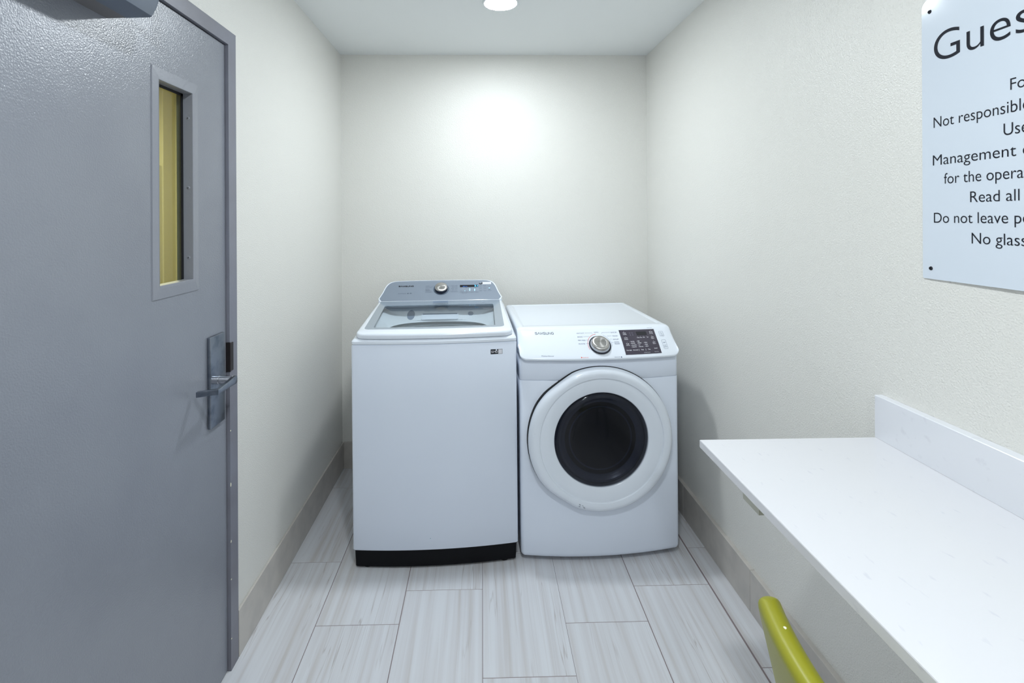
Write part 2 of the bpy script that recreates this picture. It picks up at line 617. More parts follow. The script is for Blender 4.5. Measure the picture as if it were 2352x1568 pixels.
objs('paint_chip', bm, MCHIP, trim)

DX = -.843
LY0, LY1, LZ0, LZ1 = DY0 + .004, DY1 - .0035, .006, DZ - .004
WY0, WY1, WZ0, WZ1 = 1.310, 1.474, 1.307, 1.857     # cut-out for the vision panel
bm = bmesh.new()
for (a, b, c, d) in ((LY0, WY0, LZ0, LZ1), (WY1, LY1, LZ0, LZ1), (WY0, WY1, LZ0, WZ0), (WY0, WY1, WZ1, LZ1)):
    add_box(bm, (DX - .045, a, c), (DX, b, d))
bmesh.ops.remove_doubles(bm, verts=bm.verts, dist=1e-5)
door = structure('door_1', bm, MDOOR)
tag(door, 'grey gloss painted metal door with a tall narrow window', 'door')
# vision panel frame: flat mitred flange, raised lip, deep inner reveal
def vp(y, z, x): return (DX + x, y, z)
Y0, Y1, Z0, Z1 = 1.293, 1.5000, 1.278, 1.883
bm = bmesh.new()
def fr(y0, y1, z0, z1, x): return [vp(y0, z0, x), vp(y1, z0, x), vp(y1, z1, x), vp(y0, z1, x)]
rings = [fr(Y0, Y1, Z0, Z1, .0), fr(Y0 + .0008, Y1 - .0008, Z0 + .0008, Z1 - .0008, .0026), fr(Y0 + .024, Y1 - .020, Z0 + .027, Z1 - .027, .0052),
         fr(1.3155, 1.4690, 1.3125, 1.8515, .0054), fr(1.3165, 1.4680, 1.3135, 1.8505, .0042), fr(1.3165, 1.4680, 1.3135, 1.8505, -.0225), fr(1.3140, 1.4705, 1.311, 1.853, -.0225), fr(1.3140, 1.4705, 1.311, 1.853, -.0245)]
loft(rings, False, False, bm=bm)
vf = obj('vision_frame', bm, MVIS, door)
for z in (1.78, 1.578, 1.376):
    bm = lathe([(.0001, .0012), (.0022, .0011), (.0042, .0006), (.0052, -.0003)], 16, Matrix.Translation((DX - .0085, 1.4677, z)) @ Matrix.Rotation(math.pi / 2, 4, 'X'))
    for q in (0, 1):
        t = box((-.0022, -.0004, -.0004), (.0022, .0004, .0004))
        for f in t.faces: f.material_index = 1
        join(bm, t, Matrix.Translation((DX - .0085, 1.4665, z)) @ Matrix.Rotation(math.pi / 2 * q + .4, 4, 'Y'))
    obj('frame_screw', bm, [MVIS, MDARK], vf, smooth=True)
obj('window_pane', box((DX - .0290, 1.3145, 1.3115), (DX - .0247, 1.470, 1.8525)), MWGLASS, door)
bm = bmesh.new()
add_box(bm, (DX - .0246, 1.4590, 1.3136), (DX - .0226, 1.4679, 1.8504))
add_box(bm, (DX - .0246, 1.3166, 1.8430), (DX - .0226, 1.4679, 1.8504))
obj('glazing_gasket', bm, MDARK, door)

# lock plate and lever
bm = box((DX, 1.5465, .8425), (DX + .0110, 1.6308, 1.1240), .0022, 3)
plate = obj('lock_plate', bm, MSTEEL, door, smooth=True)
LYC, LZC = 1.5605, .9905
bm = bmesh.new()
rot = Matrix.Rotation(math.pi / 2, 4, 'Y')
lathe([(.0001, .0), (.0128, .0), (.0128, .020), (.0118, .0208), (.0118, .0216), (.0125, .0224), (.0125, .060), (.0118, .062), (.0001, .062)], 32, Matrix.Translation((DX + .010, LYC, LZC)) @ rot, bm=bm)
obj('lever_neck', bm, MCHROME, plate, smooth=True)
bm = bmesh.new()                       # blade towards the hinge, bent back to the door at the end
def sec(p, ax, hw, hh):
    p = Vector(p); ax = Vector(ax)
    return [p + ax * a + Vector((0, 0, b)) for a, b in ((-hw, -hh * .8), (-hw * .8, -hh), (hw * .8, -hh), (hw, -hh * .8), (hw, hh * .8), (hw * .8, hh), (-hw * .8, hh), (-hw, hh * .8))]
bx = DX + .0735
path = [((bx, 1.5745, .9895), (1, 0, 0), .0045, .004), ((bx, 1.5725, .9895), (1, 0, 0), .0055, .0095), ((bx, 1.566, .9895), (1, 0, 0), .0058, .0125), ((bx, 1.555, .9895), (1, 0, 0), .006, .0122),
        ((bx, 1.535, .9890), (1, 0, 0), .006, .0100), ((bx, 1.490, .9872), (1, 0, 0), .006, .0082), ((bx, 1.4725, .9860), (1, .0, 0), .006, .0080), ((bx - .0005, 1.4665, .9858), (.72, -.72, 0), .0078, .0080),
        ((bx - .010, 1.4665, .9852), (0, -1, 0), .006, .0080), ((DX + .014, 1.4670, .9785), (0, -1, 0), .0058, .0080)]
loft([sec(*p) for p in path], bm=bm)
obj('lever_handle', bm, MSTEEL, plate, smooth=True, angle=40)

# door closer at the head of the door
bm = bmesh.new()
prof = [(DX, 1.9395), (-.7995, 1.9405), (-.7995, 2.015), (DX, 2.015)]
loft([[(x, .80, z) for x, z in prof], [(x, 1.1435, z) for x, z in prof]], bm=bm)
closer = obj('door_closer', bm, MCLOSEB, door)
bm = bmesh.new()
prof = [(-.7995, 1.9405), (-.7450, 1.9420), (-.7410, 1.9440), (-.7300, 1.9640), (-.7245, 1.982), (-.7235, 2.000), (-.728, 2.012), (-.737, 2.0165), (-.7995, 2.0165)]
loft([[(x, .795, z) for x, z in prof], [(x, 1.1405, z) for x, z in prof], [(x - (.002 if x > -.79 else 0), 1.1440, z) for x, z in prof]], bm=bm)
obj('closer_cover', bm, MCLOSER, closer, smooth=True, angle=30)
bm = bmesh.new()
lathe([(.0001, 0), (.014, 0), (.014, .052), (.0001, .052)], 20, Matrix.Translation((-.772, .93, 2.0165)), bm=bm)
t = box((0, -.011, -.003), (.245, .011, .003), .002)
join(bm, t, Matrix.Translation((-.772, .93, 2.064)) @ Matrix.Rotation(math.radians(52), 4, 'Z'))
t = box((0, -.009, -.003), (.278, .009, .003), .002)
e = Vector((-.772 + .245 * math.cos(math.radians(52)), .93 + .245 * math.sin(math.radians(52)), 2.078))
join(bm, t, Matrix.Translation(e) @ Matrix.Rotation(math.radians(140), 4, 'Z'))
lathe([(.0001, 0), (.012, 0), (.012, .016), (.0001, .016)], 16, Matrix.Translation((e.x, e.y, 2.064)), bm=bm)
f = e + Vector((.268 * math.cos(math.radians(140)), .268 * math.sin(math.radians(140)), 0))
add_box(bm, (-.8325, f.y - .03, 2.070), (f.x + .012, f.y + .03, 2.086), .003)
objs('closer_arm', bm, MCLOSEB, closer)

# ------------------------------------------------------------------ hallway seen through the door window
HX = -2.35
structure('wall_hall', box((HX - .1, YR, 0), (HX, 6.2, CEIL)), MHALL)
structure('wall_hall_end', box((HX - .1, 6.2, 0), (X0 - .12, 6.3, CEIL)), MHALL)
structure('wall_hall_near', box((HX - .1, YR - .1, 0), (X0 - .12, YR, CEIL)), MHALL)
structure('wall_hall_side', box((X0 - .125, YB + .1, 0), (X0 - .02, 6.2, CEIL)), MHALL)
structure('floor_hall', box((HX - .1, YR - .1, -.06), (X0 - .12, 6.3, 0)), MHFLOOR)
structure('ceiling_hall', box((HX - .1, YR - .1, CEIL), (X0 - .12, 6.3, CEIL + .1)), MHALL)
bm = bmesh.new()                              # a cased opening across the hall
add_box(bm, (HX, 3.690, 0), (HX + .030, 3.835, CEIL), .004)
add_box(bm, (HX, 3.835, 0), (HX + .045, 3.855, CEIL), .004)
add_box(bm, (HX, 3.872, 0), (HX + .045, 3.880, CEIL), .002)
tag(structure('trim_2', bm, MHALLT), 'pale yellow casing across the hall behind the door window', 'door casing')
bm = bmesh.new()
add_box(bm, (HX, 3.25, 0), (HX + .02, 3.69, 1.885), .004)
tag(structure('trim_3', bm, MHALLT), 'low yellow panel edge across the hall behind the door window', 'wall panel')
hl = empty('hall_lamp', (-1.65, 2.6, CEIL))
tag(hl, 'warm round ceiling lamp in the hall beyond the grey door', 'ceiling lamp')
obj('lamp_trim', lathe([(.16, 0), (.16, -.012), (.14, -.016), (.14, -.004)], 40), MTRIMW, hl, smooth=True)
obj('lamp_diffuser', lathe([(.14, -.008), (.12, -.016), (.06, -.022), (.0001, -.024)], 40), MHLIGHT, hl, smooth=True)

# ------------------------------------------------------------------ ceiling lamps
def lamp(x, y, label, power):
    t = empty('ceiling_lamp', (x, y, CEIL))
    tag(t, label, 'ceiling lamp', 'recessed disc lamps in the ceiling')
    obj('lamp_trim', lathe([(.083, 0), (.083, -.003), (.080, -.0070), (.0745, -.0075), (.072, -.004)], 56), MTRIMW, t, smooth=True)
    obj('lamp_diffuser', lathe([(.0735, -.0060), (.070, -.0078), (.055, -.0090), (.030, -.0098), (.0001, -.0100)], 48), mat('lamp_diffuser', (255, 255, 255), .5, emit=LAMP_COLOR, emit_s=power), t, smooth=True)
lamp(*LAMP_SPOTS[0], 'bright round recessed lamp in the ceiling above the laundry machines', LAMP_POWER[0])
lamp(*LAMP_SPOTS[1], 'bright round recessed lamp in the ceiling above the door and worktop', LAMP_POWER[1])
lamp(*LAMP_SPOTS[2], 'added round fill lamp in the ceiling behind the camera, out of view', LAMP_POWER[2])  # unseen lamp, added to brighten the machine fronts

# ------------------------------------------------------------------ appliance outlines
def bowed(u0, u1, df, db, bow, rc=.02, rb=.012, n=26):
    """plan outline of an appliance: bowed front, rounded corners; counter-clockwise from front-left"""
    c, hw = (u0 + u1) / 2, (u1 - u0) / 2
    us = [u0 + rc + (u1 - u0 - 2 * rc) * i / n for i in range(1, n)]
    for i in range(7):
        a = rc * (1 - math.cos(math.pi / 2 * i / 6))
        us += [u0 + a, u1 - a]
    out = []
    for u in sorted(us):
        dist = min(u - u0, u1 - u)
        cor = 0. if dist >= rc else rc - math.sqrt(max(0, rc * rc - (rc - dist) ** 2))
        out.append((u, df - bow * (1 - ((u - c) / hw) ** 2) + cor))
    for i in range(5):
        a = math.radians(90 * i / 4)
        out.append((u1 - rb + rb * math.cos(a), db - rb + rb * math.sin(a)))
    for i in range(5):
        a = math.radians(90 + 90 * i / 4)
        out.append((u0 + rb + rb * math.cos(a), db - rb + rb * math.sin(a)))
    return out

def prism(levels, u0, u1, df, db, bow, rc, cap0=True, cap1=True, rb=.012):
    """levels: (height, inset)"""
    rings = []
    for h, i in levels:
        rings.append([(x, y, h) for x, y in bowed(u0 + i, u1 - i, df + i, db - i, bow, max(.004, rc - i * .5), rb)])
    return loft(rings, cap0, cap1)

# ------------------------------------------------------------------ washing machine
wr = empty('washing_machine', (-.549, 2.13, 0), (0, -.004, math.radians(2.3)))
tag(wr, 'white top-loading washing machine with a grey control console, left of the dryer', 'washing machine')
WW, WC, WB = .695, .3475, .022
obj('cabinet', prism([(.081, .005), (.0825, .0015), (.085, 0), (.9465, 0), (.9490, .0012), (.9500, .0035), (.9530, .0035)], -.0055, WW + .0055, 0, .735, WB, .012, True, False), MWHITE, wr, smooth=True)
obj('kickplate', prism([(.0065, .013), (.009, .010), (.078, .007), (.0815, .007)], -.0055, WW + .0055, 0, .735, WB, .012), MPLUM, wr, smooth=True)
for fu, fd in ((.055, .035), (.64, .035), (.055, .68), (.64, .68)):
    hh = .0023 if fu > .3 else .0
    obj('foot', lathe([(.0001, -hh), (.022, -hh), (.024, .002), (.024, .005), (.012, .006), (.012, .012), (.0001, .012)], 24, Matrix.Translation((fu, fd, 0))), MRUB, wr, smooth=True)

def hl_(d): return .9996 + .0564 * d           # lid top surface
angs = sorted([2 * math.pi * i / 144 for i in range(144)])
LC = (.3475, .30)
def angles_of(poly): return [math.atan2(y - LC[1], x - LC[0]) % (2 * math.pi) for x, y in poly]
deck_o = bowed(-.0050, WW + .0050, .0005, .742, WB, .012)
lid_o = bowed(.010, .686, .002, .614, .020, .040, .010)
grey_o = [(.0232 + .0, .6105), (.0365, .075)]
def trap(u0f, u1f, u0b, u1b, d0, d1, rf, rbk, bow):
    """trapezoid outline with rounded corners and slightly bowed front"""
    base = rrect(0, 1, 0, 1, 0)
    out = []
    for (a, b) in rrect(0, .62, d0, d1, (rf, rf, rbk, rbk), 6):
        s = a / .62
        k = (b - d0) / (d1 - d0)
        lo = u0f + (u0b - u0f) * k
        hi = u1f + (u1b - u1f) * k
        out.append((lo + (hi - lo) * s, b - bow * (1 - (2 * s - 1) ** 2) * (1 - k)))
    # densify the front edge so the bow shows
    res = []
    for i, p in enumerate(out):
        q = out[(i + 1) % len(out)]
        res.append(p)
        if math.hypot(q[0] - p[0], q[1] - p[1]) > .1:
            for j in range(1, 16):
                s = j / 16
                x, y = p[0] + (q[0] - p[0]) * s, p[1] + (q[1] - p[1]) * s
                if abs(p[1] - q[1]) < .02 and p[1] < .2:
                    y -= bow * 1.0 * (1 - (2 * s - 1) ** 2)
                res.append((x, y))
    return res
g_out = trap(.0365, .6535, .0236, .6725, .064, .6110, .022, .004, .008)
g_in = trap(.0730, .6150, .0615, .6320, .090, .512, .006, .012, .006)
open_ = rrect(.046, .649, .050, .598, .03)
angs = sorted(set(round(a, 5) for a in [2 * math.pi * i / 120 for i in range(120)] + angles_of(lid_o) + angles_of(g_out)))
P = lambda poly: polar(poly, LC[0], LC[1], angs)
def at(poly, off): return [(x, y, hl_(min(y, .64)) + off) for x, y in poly]
def inset(poly, i):
    return [(LC[0] + (x - LC[0]) * (1 - i / .34), LC[1] + (y - LC[1]) * (1 - i / .33)) for x, y in poly]
dk, ld, go, gi, op = P(deck_o), P(lid_o), P(g_out), P(g_in), P(open_)
# deck (the white cabinet top with the opening under the lid)
rings = [[(x, y, .9532) for x, y in inset(dk, .0035)], [(x, y, .9545) for x, y in dk],
         [(x, y, max(.957, hl_(min(y, .64)) - .0345)) for x, y in dk], [(x, y, max(.960, hl_(min(y, .64)) - .0275)) for x, y in inset(dk, .006)],
         [(x, y, hl_(min(y, .64)) - .0255) for x, y in inset(dk, .012)], at(op, -.0255), at(op, -.034)]
obj('top_deck', loft(rings, False, False), MWPLAS, wr, smooth=True)
def sup(a, rx, ry, n=2.7):
    k = (abs(math.cos(a) / rx) ** n + abs(math.sin(a) / ry) ** n) ** (-1 / n)
    return (LC[0] + k * math.cos(a), .290 + k * math.sin(a))
ell = [sup(a, .262, .210) for a in angs]
ellin = [sup(a, .252, .200) for a in angs]
rings = [at(op, -.034), [(x, y, .947) for x, y in ell], [(x, y, .944) for x, y in ellin]]
obj('tub_cover', loft(rings, False, False), MTUB, wr, smooth=True, angle=20)
rings = [[(x, y, .9435) for x, y in ell], [(x, y, .930) for x, y in ell], [(.3475 + .24 * math.cos(a), .290 + .20 * math.sin(a), .925) for a in angs],
         [(.3475 + .24 * math.cos(a), .290 + .20 * math.sin(a), .45) for a in angs], [(.3475 + .05 * math.cos(a), .290 + .05 * math.sin(a), .42) for a in angs]]
obj('drum', loft(rings, False, True), MDRUM, wr, smooth=True)
# dispenser on the sloping back of the tub cover
def tubp(u, t, n):                            # plane from (.500,.947) to (.598,.9993) at the back of the opening
    L = math.hypot(.098, .0523)
    cd, sd = .098 / L, .0523 / L
    return (u, .500 + t * cd - n * sd, .947 + t * sd + n * cd)
tback = obj('tub_back_panel', poly_slab([(.135, -.004), (.560, -.004), (.640, .106), (.055, .106)], -.003, .0062, tubp), MTUB, wr)
disp = obj('dispenser', poly_slab(rrect(.229, .4705, -.003, .105, .004), .0, .0078, tubp), MTUB, wr)
bm = poly_slab(rrect(.250, .446, -.0035, .048, .008), .007, .0125, tubp)
obj('dispenser_drawer', bm, MWPLAS, disp)
bm = poly_slab(rrect(.256, .440, .036, .0445, .004), .012, .0130, tubp)
add_text(bm, 'SOFTENER', .262, .068, .0045, tubp, .03, lift=.0083)
add_text(bm, 'DETERGENT', .395, .068, .0045, tubp, .034, lift=.0083)
objs('drawer_grip', bm, MGDOT, disp)
bm = poly_slab([(.1936 + .0205 * math.cos(a), .043 + .040 * math.sin(a)) for a in [i * .2094 for i in range(30)]], 0., .0072, tubp)
obj('bleach_cap', bm, MGDOT, wr)
obj('vent_cap', poly_slab(rrect(.4975, .526, .030, .062, .013), 0., .0072, tubp), MGDOT, wr)
# lid
rings = [[(x, y, hl_(min(y, .64)) - .0245) for x, y in inset(ld, .006)], [(x, y, hl_(y) - .0235) for x, y in inset(ld, .002)], [(x, y, hl_(y) - .019) for x, y in ld], [(x, y, hl_(y) - .010) for x, y in ld],
         [(x, y, hl_(y) - .005) for x, y in inset(ld, .0015)], [(x, y, hl_(y) - .0018) for x, y in inset(ld, .005)], [(x, y, hl_(y)) for x, y in inset(ld, .0105)], at(go, 0), at(go, -.0235)]
lid = obj('lid', loft(rings, False, False), MWPLAS, wr, smooth=True)
obj('lid_border', ring_slab(go, gi, -.004, .0004, lambda x, y, z: (x, y, hl_(y) + z)), MGREYG, lid)
obj('lid_window', poly_slab(gi, -.0036, .0, lambda x, y, z: (x, y, hl_(y) + z)), MLENS, lid)
bm = bmesh.new()
lidp = lambda x, y, n: (x, y, hl_(y) + n)
add_rect(bm, .3085, .3895, .556, .604, lidp, .0008)
f = bm.faces.new([bm.verts.new(lidp(x, y, .0008)) for x, y in ((.576, .556), (.590, .564), (.576, .572))])
objs('lid_print', bm, MGDOT, lid)

# control console: grey sloping fascia in a white shell
def csp(u, t, n=0.):                          # fascia plane (.625,1.040) - (.74,1.128)
    L = math.hypot(.115, .088)
    cd, sd = .115 / L, .088 / L
    return (u, .625 + t * cd - n * sd, 1.040 + t * sd + n * cd)
half = [(.0245, -.0075), (.0125, .011), (.0285, .055), (.0385, .092), (.0460, .110), (.0560, .1250), (.0680, .1345), (.0840, .1400), (.1100, .1432), (.1600, .1452), (.24, .1462)]
face = half + [(.6950 - u, t) for u, t in reversed(half)]
face = [(u + (.003 if u < .3 else -.003) * 0, t) for u, t in face]
bm = bmesh.new()
shell = []
cxm = .3475
for u, t in face:
    k = .0065 if t > 0 else .0
    shell.append((u - k if u < cxm else u + k, t + (.0045 if t > .10 else 0)))
shell[0] = (.0165, -.0105); shell[-1] = (.6785, -.0105)
r0 = [csp(u, t, -.0035) for u, t in face]
r1 = [csp(u, t, .0) for u, t in face]
r2 = [csp(u, t, -.001) for u, t in shell]
r3 = [Vector(csp(u, t, -.006)) + Vector((0, .004, 0)) for u, t in shell]
r4 = [(p[0], .735, min(p[2], 1.126)) for p in [csp(u, t, -.006) for u, t in shell]]
loft([r0, r1, r2, r3, r4], False, True, bm=bm)
add_box(bm, (.008, .624, 1.002), (.687, .735, 1.038))
obj('console_shell', bm, MWPLAS, wr, smooth=True, angle=30)
con = obj('console_fascia', loft([[csp(u, t, -.003) for u, t in face], [csp(u, t, .0012) for u, t in face]]), MGREYP, wr)
cf = lambda x, y, n: csp(x, y, n + .0012)
bm = bmesh.new()
add_logo(bm, .1075, .1935, .0975, .1085, cf, .0031)
obj('brand_lettering', bm, MINKB, con)
bm = bmesh.new()
for y, s, wd in ((.1010, 'NORMAL', .0245), (.0900, 'HEAVY DUTY', .0360), (.0775, 'BEDDING', .0215), (.0690, 'PERMANENT', .0260), (.0625, 'PRESS/ECO COLD', .034), (.0525, 'ACTIVEWEAR', .035)):
    add_text(bm, s, .2610, y - .002, .0046, cf, wd)
for y, s, wd in ((.1018, 'QUICK WASH', .0350), (.0910, 'DELICATES', .0310), (.0795, 'RINSE + SPIN', .0350), (.0672, 'SPIN ONLY', .0300), (.0552, 'SELF CLEAN', .0345)):
    add_text(bm, s, .4400, y - .002, .0046, cf, wd, 'R')
for y, a, b in ((.1003, .288, .312), (.0898, .300, .305), (.0545, .298, .306)):
    add_stroke(bm, [(a, y), (b, y)], .0007, cf)
for y, a, b in ((.101, .388, .402), (.0675, .396, .404), (.0560, .392, .402)):
    add_stroke(bm, [(a, y), (b, y)], .0007, cf)
add_text(bm, 'ActiveWaterJet', .1100, .0438, .0060, cf, .0450)
add_stroke(bm, [(.1605, .0455), (.1645, .0500), (.1690, .0470), (.1650, .0440)], .0022, cf, closed=True)
add_stroke(bm, rrect(.1745, .1850, .0440, .0505, .001, 2), .0009, cf, closed=True)
add_rect(bm, .1765, .183, .0458, .0486, cf)
for i, s in enumerate(('Temp', 'Spin', 'Soil', 'Rinse')):
    x = .4545 + i * .0272
    add_stroke(bm, rrect(x, x + .0240, .0455, .0545, .0030, 3), .0006, cf, closed=True)
    add_text(bm, s, x + .012, .0483, .0038, cf, .012, 'C')
    add_text(bm, 'Low', x + .003, .0590, .0030, cf, .0070)
    add_text(bm, 'High', x + .003, .0820, .0030, cf, .0075)
add_text(bm, 'Child Lock', .4655, .0400, .0030, cf, .026)
for x, y, s in ((.572, .0985, 'Deep Fill'), (.572, .0790, 'Extra Rinse'), (.572, .0610, 'Delay End'), (.5960, .0980, 'Soak'), (.5960, .0790, 'Sound'), (.5960, .0605, 'My Cycle')):
    add_text(bm, s, x, y, .0036, cf, .0165, 'C')
    add_text(bm, s, x, y - .0058, .0030, cf, .0120, 'C')
add_stroke(bm, [(.6214 + .0055 * math.cos(a), .0955 + .005 * math.sin(a)) for a in [2.2 + i * .55 for i in range(10)]], .0008, cf)
add_rect(bm, .6168, .6198, .0650, .0700, cf); add_rect(bm, .6222, .6252, .0650, .0700, cf)
add_text(bm, 'START/PAUSE', .6212, .0570, .0036, cf, .021, 'C')
objs('panel_lettering', bm, MINKG, con)
bm = poly_slab(rrect(.4545, .5590, .0890, .1065, .002, 3), 0, .0008, cf)
dsp = obj('display', bm, MDISP, con)
df = lambda x, y, n: cf(x, y, n + .0008)
bm = bmesh.new()
add_text(bm, '21', .5368, .0915, .0125, df, .0190)
obj('display_digits', bm, MBLUE, dsp)
bm = bmesh.new()
add_text(bm, 'SENSE', .4710, .0912, .0050, df, .0130)
add_text(bm, 'RUN', .4870, .0912, .0050, df, .0090)
obj('display_status', bm, MBLUED, dsp)
bm = bmesh.new()
for x, a, b in ((.4825, .0585, .0620), (.5105, .0590, .0800), (.5378, .0590, .0760)):
    n = max(1, int((b - a) / .004))
    for i in range(n):
        z = a + (b - a) * i / n
        add_rect(bm, x - .0018, x + .0018, z, z + (b - a) / n * .72, cf)
add_rect(bm, .6185, .6245, .0780, .0812, cf)
objs('indicator_light', bm, MBLUEW, con)
# energy sticker stuck over the corner of the fascia
bm = poly_slab(rrect(.5800, .6335, .1095, .1275, .0005, 1), 0, .0006, cf)
stk = obj('rating_sticker', bm, MINKW, con)
bm = bmesh.new()
add_stroke(bm, [(.5640, .1190), (.5700, .1120), (.5790, .1140), (.5830, .1205)], .006, cf, lift=.0010)
add_rect(bm, .5790, .5835, .1105, .1260, cf, .0010)
obj('sticker_print', bm, MINKB, stk)
# knob
def cbasis(u, t, n=0.):
    L = math.hypot(.115, .088)
    T = Vector((0, .115 / L, .088 / L)); U = Vector((1, 0, 0)); Nn = U.cross(T)
    m = Matrix((U, T, Nn)).transposed().to_4x4()
    m.translation = Vector(csp(u, t, n + .0012))
    return m
kb = cbasis(.3490, .0760)
bm = lathe([(.0435, 0), (.0435, .0010), (.0415, .0010), (.0405, .0004)], 56, kb)
obj('knob_ring', bm, mat('ring_blue_grey', (62, 84, 110), .3, metal=.4), con)
bm = lathe([(.0370, 0), (.0370, .007), (.0362, .012), (.0352, .0175)], 56, kb)
knob = obj('cycle_knob', bm, mat('knob_dark_side', (52, 58, 74), .3, metal=.6), con, smooth=True)
bm = lathe([(.0352, .0175), (.0346, .0190), (.0325, .0205), (.0200, .0222), (.0001, .0226)], 56, kb)
MBRUSH = mat('brushed_knob_face', (186, 184, 182), .28, metal=1., aniso=.8)
obj('knob_face', bm, MBRUSH, knob, smooth=True)
bm = box((-.0012, -.0366, .004), (.0012, -.0340, .0200))
bmesh.ops.transform(bm, matrix=kb, verts=bm.verts)
obj('knob_pointer', bm, MINKB, knob)

# sticker on the washer front (the square code on it is left blank)
def wfront(u, h, n):
    d = -WB * (1 - ((u - WC) / (WW / 2)) ** 2)
    return (u, d - n, h)
bm = poly_slab(rrect(.5870, .6382, .9010, .9222, .001, 2), 0, .0005, wfront)
ws = obj('front_sticker', bm, MINKB, wr)
bm = bmesh.new()
add_rect(bm, .6200, .6370, .9022, .9210, wfront, .0010)
add_text(bm, 'S', .5895, .9070, .0090, wfront, .0085, lift=.0010)
add_text(bm, 'M', .5995, .9070, .0090, wfront, .0085, lift=.0010)
add_stroke(bm, [(.6136 + .0040 * math.cos(a), .9115 + .0046 * math.sin(a)) for a in [i * 1.0472 for i in range(6)]], .0016, wfront, .0010, True)
objs('sticker_print', bm, MINKW, ws)
bm = bmesh.new()
add_text(bm, '.', .3225, .1300, .018, wfront, .0030)
obj('paint_speck', bm, mat('teal_speck', (60, 150, 160), .6), wr)

# ------------------------------------------------------------------ dryer
dr = empty('clothes_dryer', (.163, 2.16, 0), (0, -.005, math.radians(2.2)))
tag(dr, 'white front-loading clothes dryer with a round dark glass door, right of the washing machine', 'dryer')
DW, DC, DB = .7035, .35175, .032
def dbow(u): return DB * (1 - ((u - DC) / (DW / 2)) ** 2)
lev = [(.0165, .030), (.0175, .020), (.0205, .0115), (.0255, .0055), (.032, .002), (.042, 0), (.7835, 0), (.7846, .0008), (.7850, .0028), (.7862, .0028), (.7866, .0008), (.7880, 0), (.874, 0), (.8775, .003)]
obj('cabinet', prism(lev, 0, DW, 0, .72, DB, .016), MWHITE, dr, smooth=True, angle=50)
for fu, fd in ((.07, .06), (.63, .06), (.07, .64), (.63, .64)):
    hh = .003 if fu > .3 else .0003
    obj('foot', lathe([(.0001, -hh), (.020, -hh), (.021, .004), (.021, .009), (.010, .011), (.010, .018), (.0001, .018)], 20, Matrix.Translation((fu, fd, 0))), MRUB, dr, smooth=True)
# top panel with a shallow recessed field
lev = [(.872, .001), (.972, .001), (.979, .002), (.985, .0055), (.9885, .0105), (.990, .018), (.990, .034), (.9885, .0365), (.9880, .040)]
obj('top_panel', prism(lev, 0.0, DW, .100, .72, .0, .014), MWPLAS, dr, smooth=True, angle=50)
# console: bulging sloped fascia
prof = [(.004, .8725), (-.010, .8728), (-.0165, .8745), (-.0205, .8785), (-.0212, .8825), (-.0195, .8855), (-.005, .8990), (.012, .9152), (.036, .9381), (.060, .9610), (.0775, .9778), (.0860, .9842), (.0960, .9880), (.110, .9898), (.125, .9900), (.125, .874)]
def poff(pr, k):
    out = []
    n = len(pr)
    for i in range(n):
        a, b = Vector(pr[max(i - 1, 0)]), Vector(pr[min(i + 1, n - 1)])
        t = (b - a).normalized()
        out.append((pr[i][0] + t.y * k, pr[i][1] - t.x * k))
    out[-1] = pr[-1]; out[-2] = (pr[-2][0], pr[-2][1] - k)
    return out
rings = []
R = .030
us = [R * (1 - math.cos(math.pi / 2 * i / 8)) for i in range(9)]
us = us + [R + (DW - 2 * R) * i / 30 for i in range(1, 30)] + [DW - x for x in reversed(us)]
for u in us:
    dist = min(u, DW - u)
    i = 0 if dist >= R else R - math.sqrt(max(0, R * R - (R - dist) ** 2))
    ring = []
    for d, h in prof:
        f = (h - .8725) / .1175
        front = max(0, min(1, (.125 - d) / .06))
        ring.append((u, d + i * .42 * front * (1 - .3 * f) - dbow(u) * max(0, min(1, (.125 - d) / .10)), h + i * .95 * (1 - f) ** 2 - i * .28 * f))
    rings.append(ring)
dcon = obj('console', loft(rings), MWPLAS, dr, smooth=True, angle=60)
TL = math.hypot(.088, .084)
def dsp_(u, t, n):                              # fascia plane with the bow, matches profile between the two ends
    cd, sd = .088 / TL, .084 / TL
    d = -.005 + t * cd - n * sd
    b = dbow(u) * max(0, min(1, (.125 - (-.005 + t * cd)) / .10))
    return (u, d - b, .899 + t * sd + n * cd)
DBG = .0278                                     # measured positions were taken with a constant bow of the centre
def dcp(u, t, n): return dsp_(u, t, n)
bm = bmesh.new()
add_logo(bm, .0775, .1625, .0975, .1105, dcp, .0021)
obj('brand_lettering', bm, MINKG, dcon)
bm = bmesh.new()
for x, y, s, wd in ((.2637, .1015, 'HEAVY DUTY', .0335), (.2638, .0837, 'BEDDING', .0225), (.2631, .0672, 'PERM PRESS', .0325), (.2616, .0507, 'DELICATES', .0285)):
    add_text(bm, s, x, y - .002, .0052, dcp, wd)
add_text(bm, 'NORMAL', .3430, .1030, .0046, dcp, .0210)
for x, y, s, wd in ((.4183, .1020, 'QUICK DRY', .0290), (.4208, .0842, 'TIME DRY', .0250), (.4189, .0680, 'AIR FLUFF', .0260), (.4206, .0555, 'WRINKLE', .0225), (.4213, .0478, 'RELEASE', .0220)):
    add_text(bm, s, x, y - .002, .0052, dcp, wd)
add_stroke(bm, [(.3005, .1030), (.3320, .1035), (.3345, .0990)], .0007, dcp)
add_stroke(bm, [(.2895, .0850), (.3160, .0855)], .0007, dcp)
add_stroke(bm, [(.2990, .0690), (.3100, .0692)], .0007, dcp)
add_stroke(bm, [(.2945, .0520), (.3075, .0525)], .0007, dcp)
add_stroke(bm, [(.4150, .1035), (.3795, .1035), (.3765, .0985)], .0007, dcp)
add_stroke(bm, [(.4170, .0862), (.3980, .0862)], .0007, dcp)
add_stroke(bm, [(.4150, .0700), (.4050, .0700)], .0007, dcp)
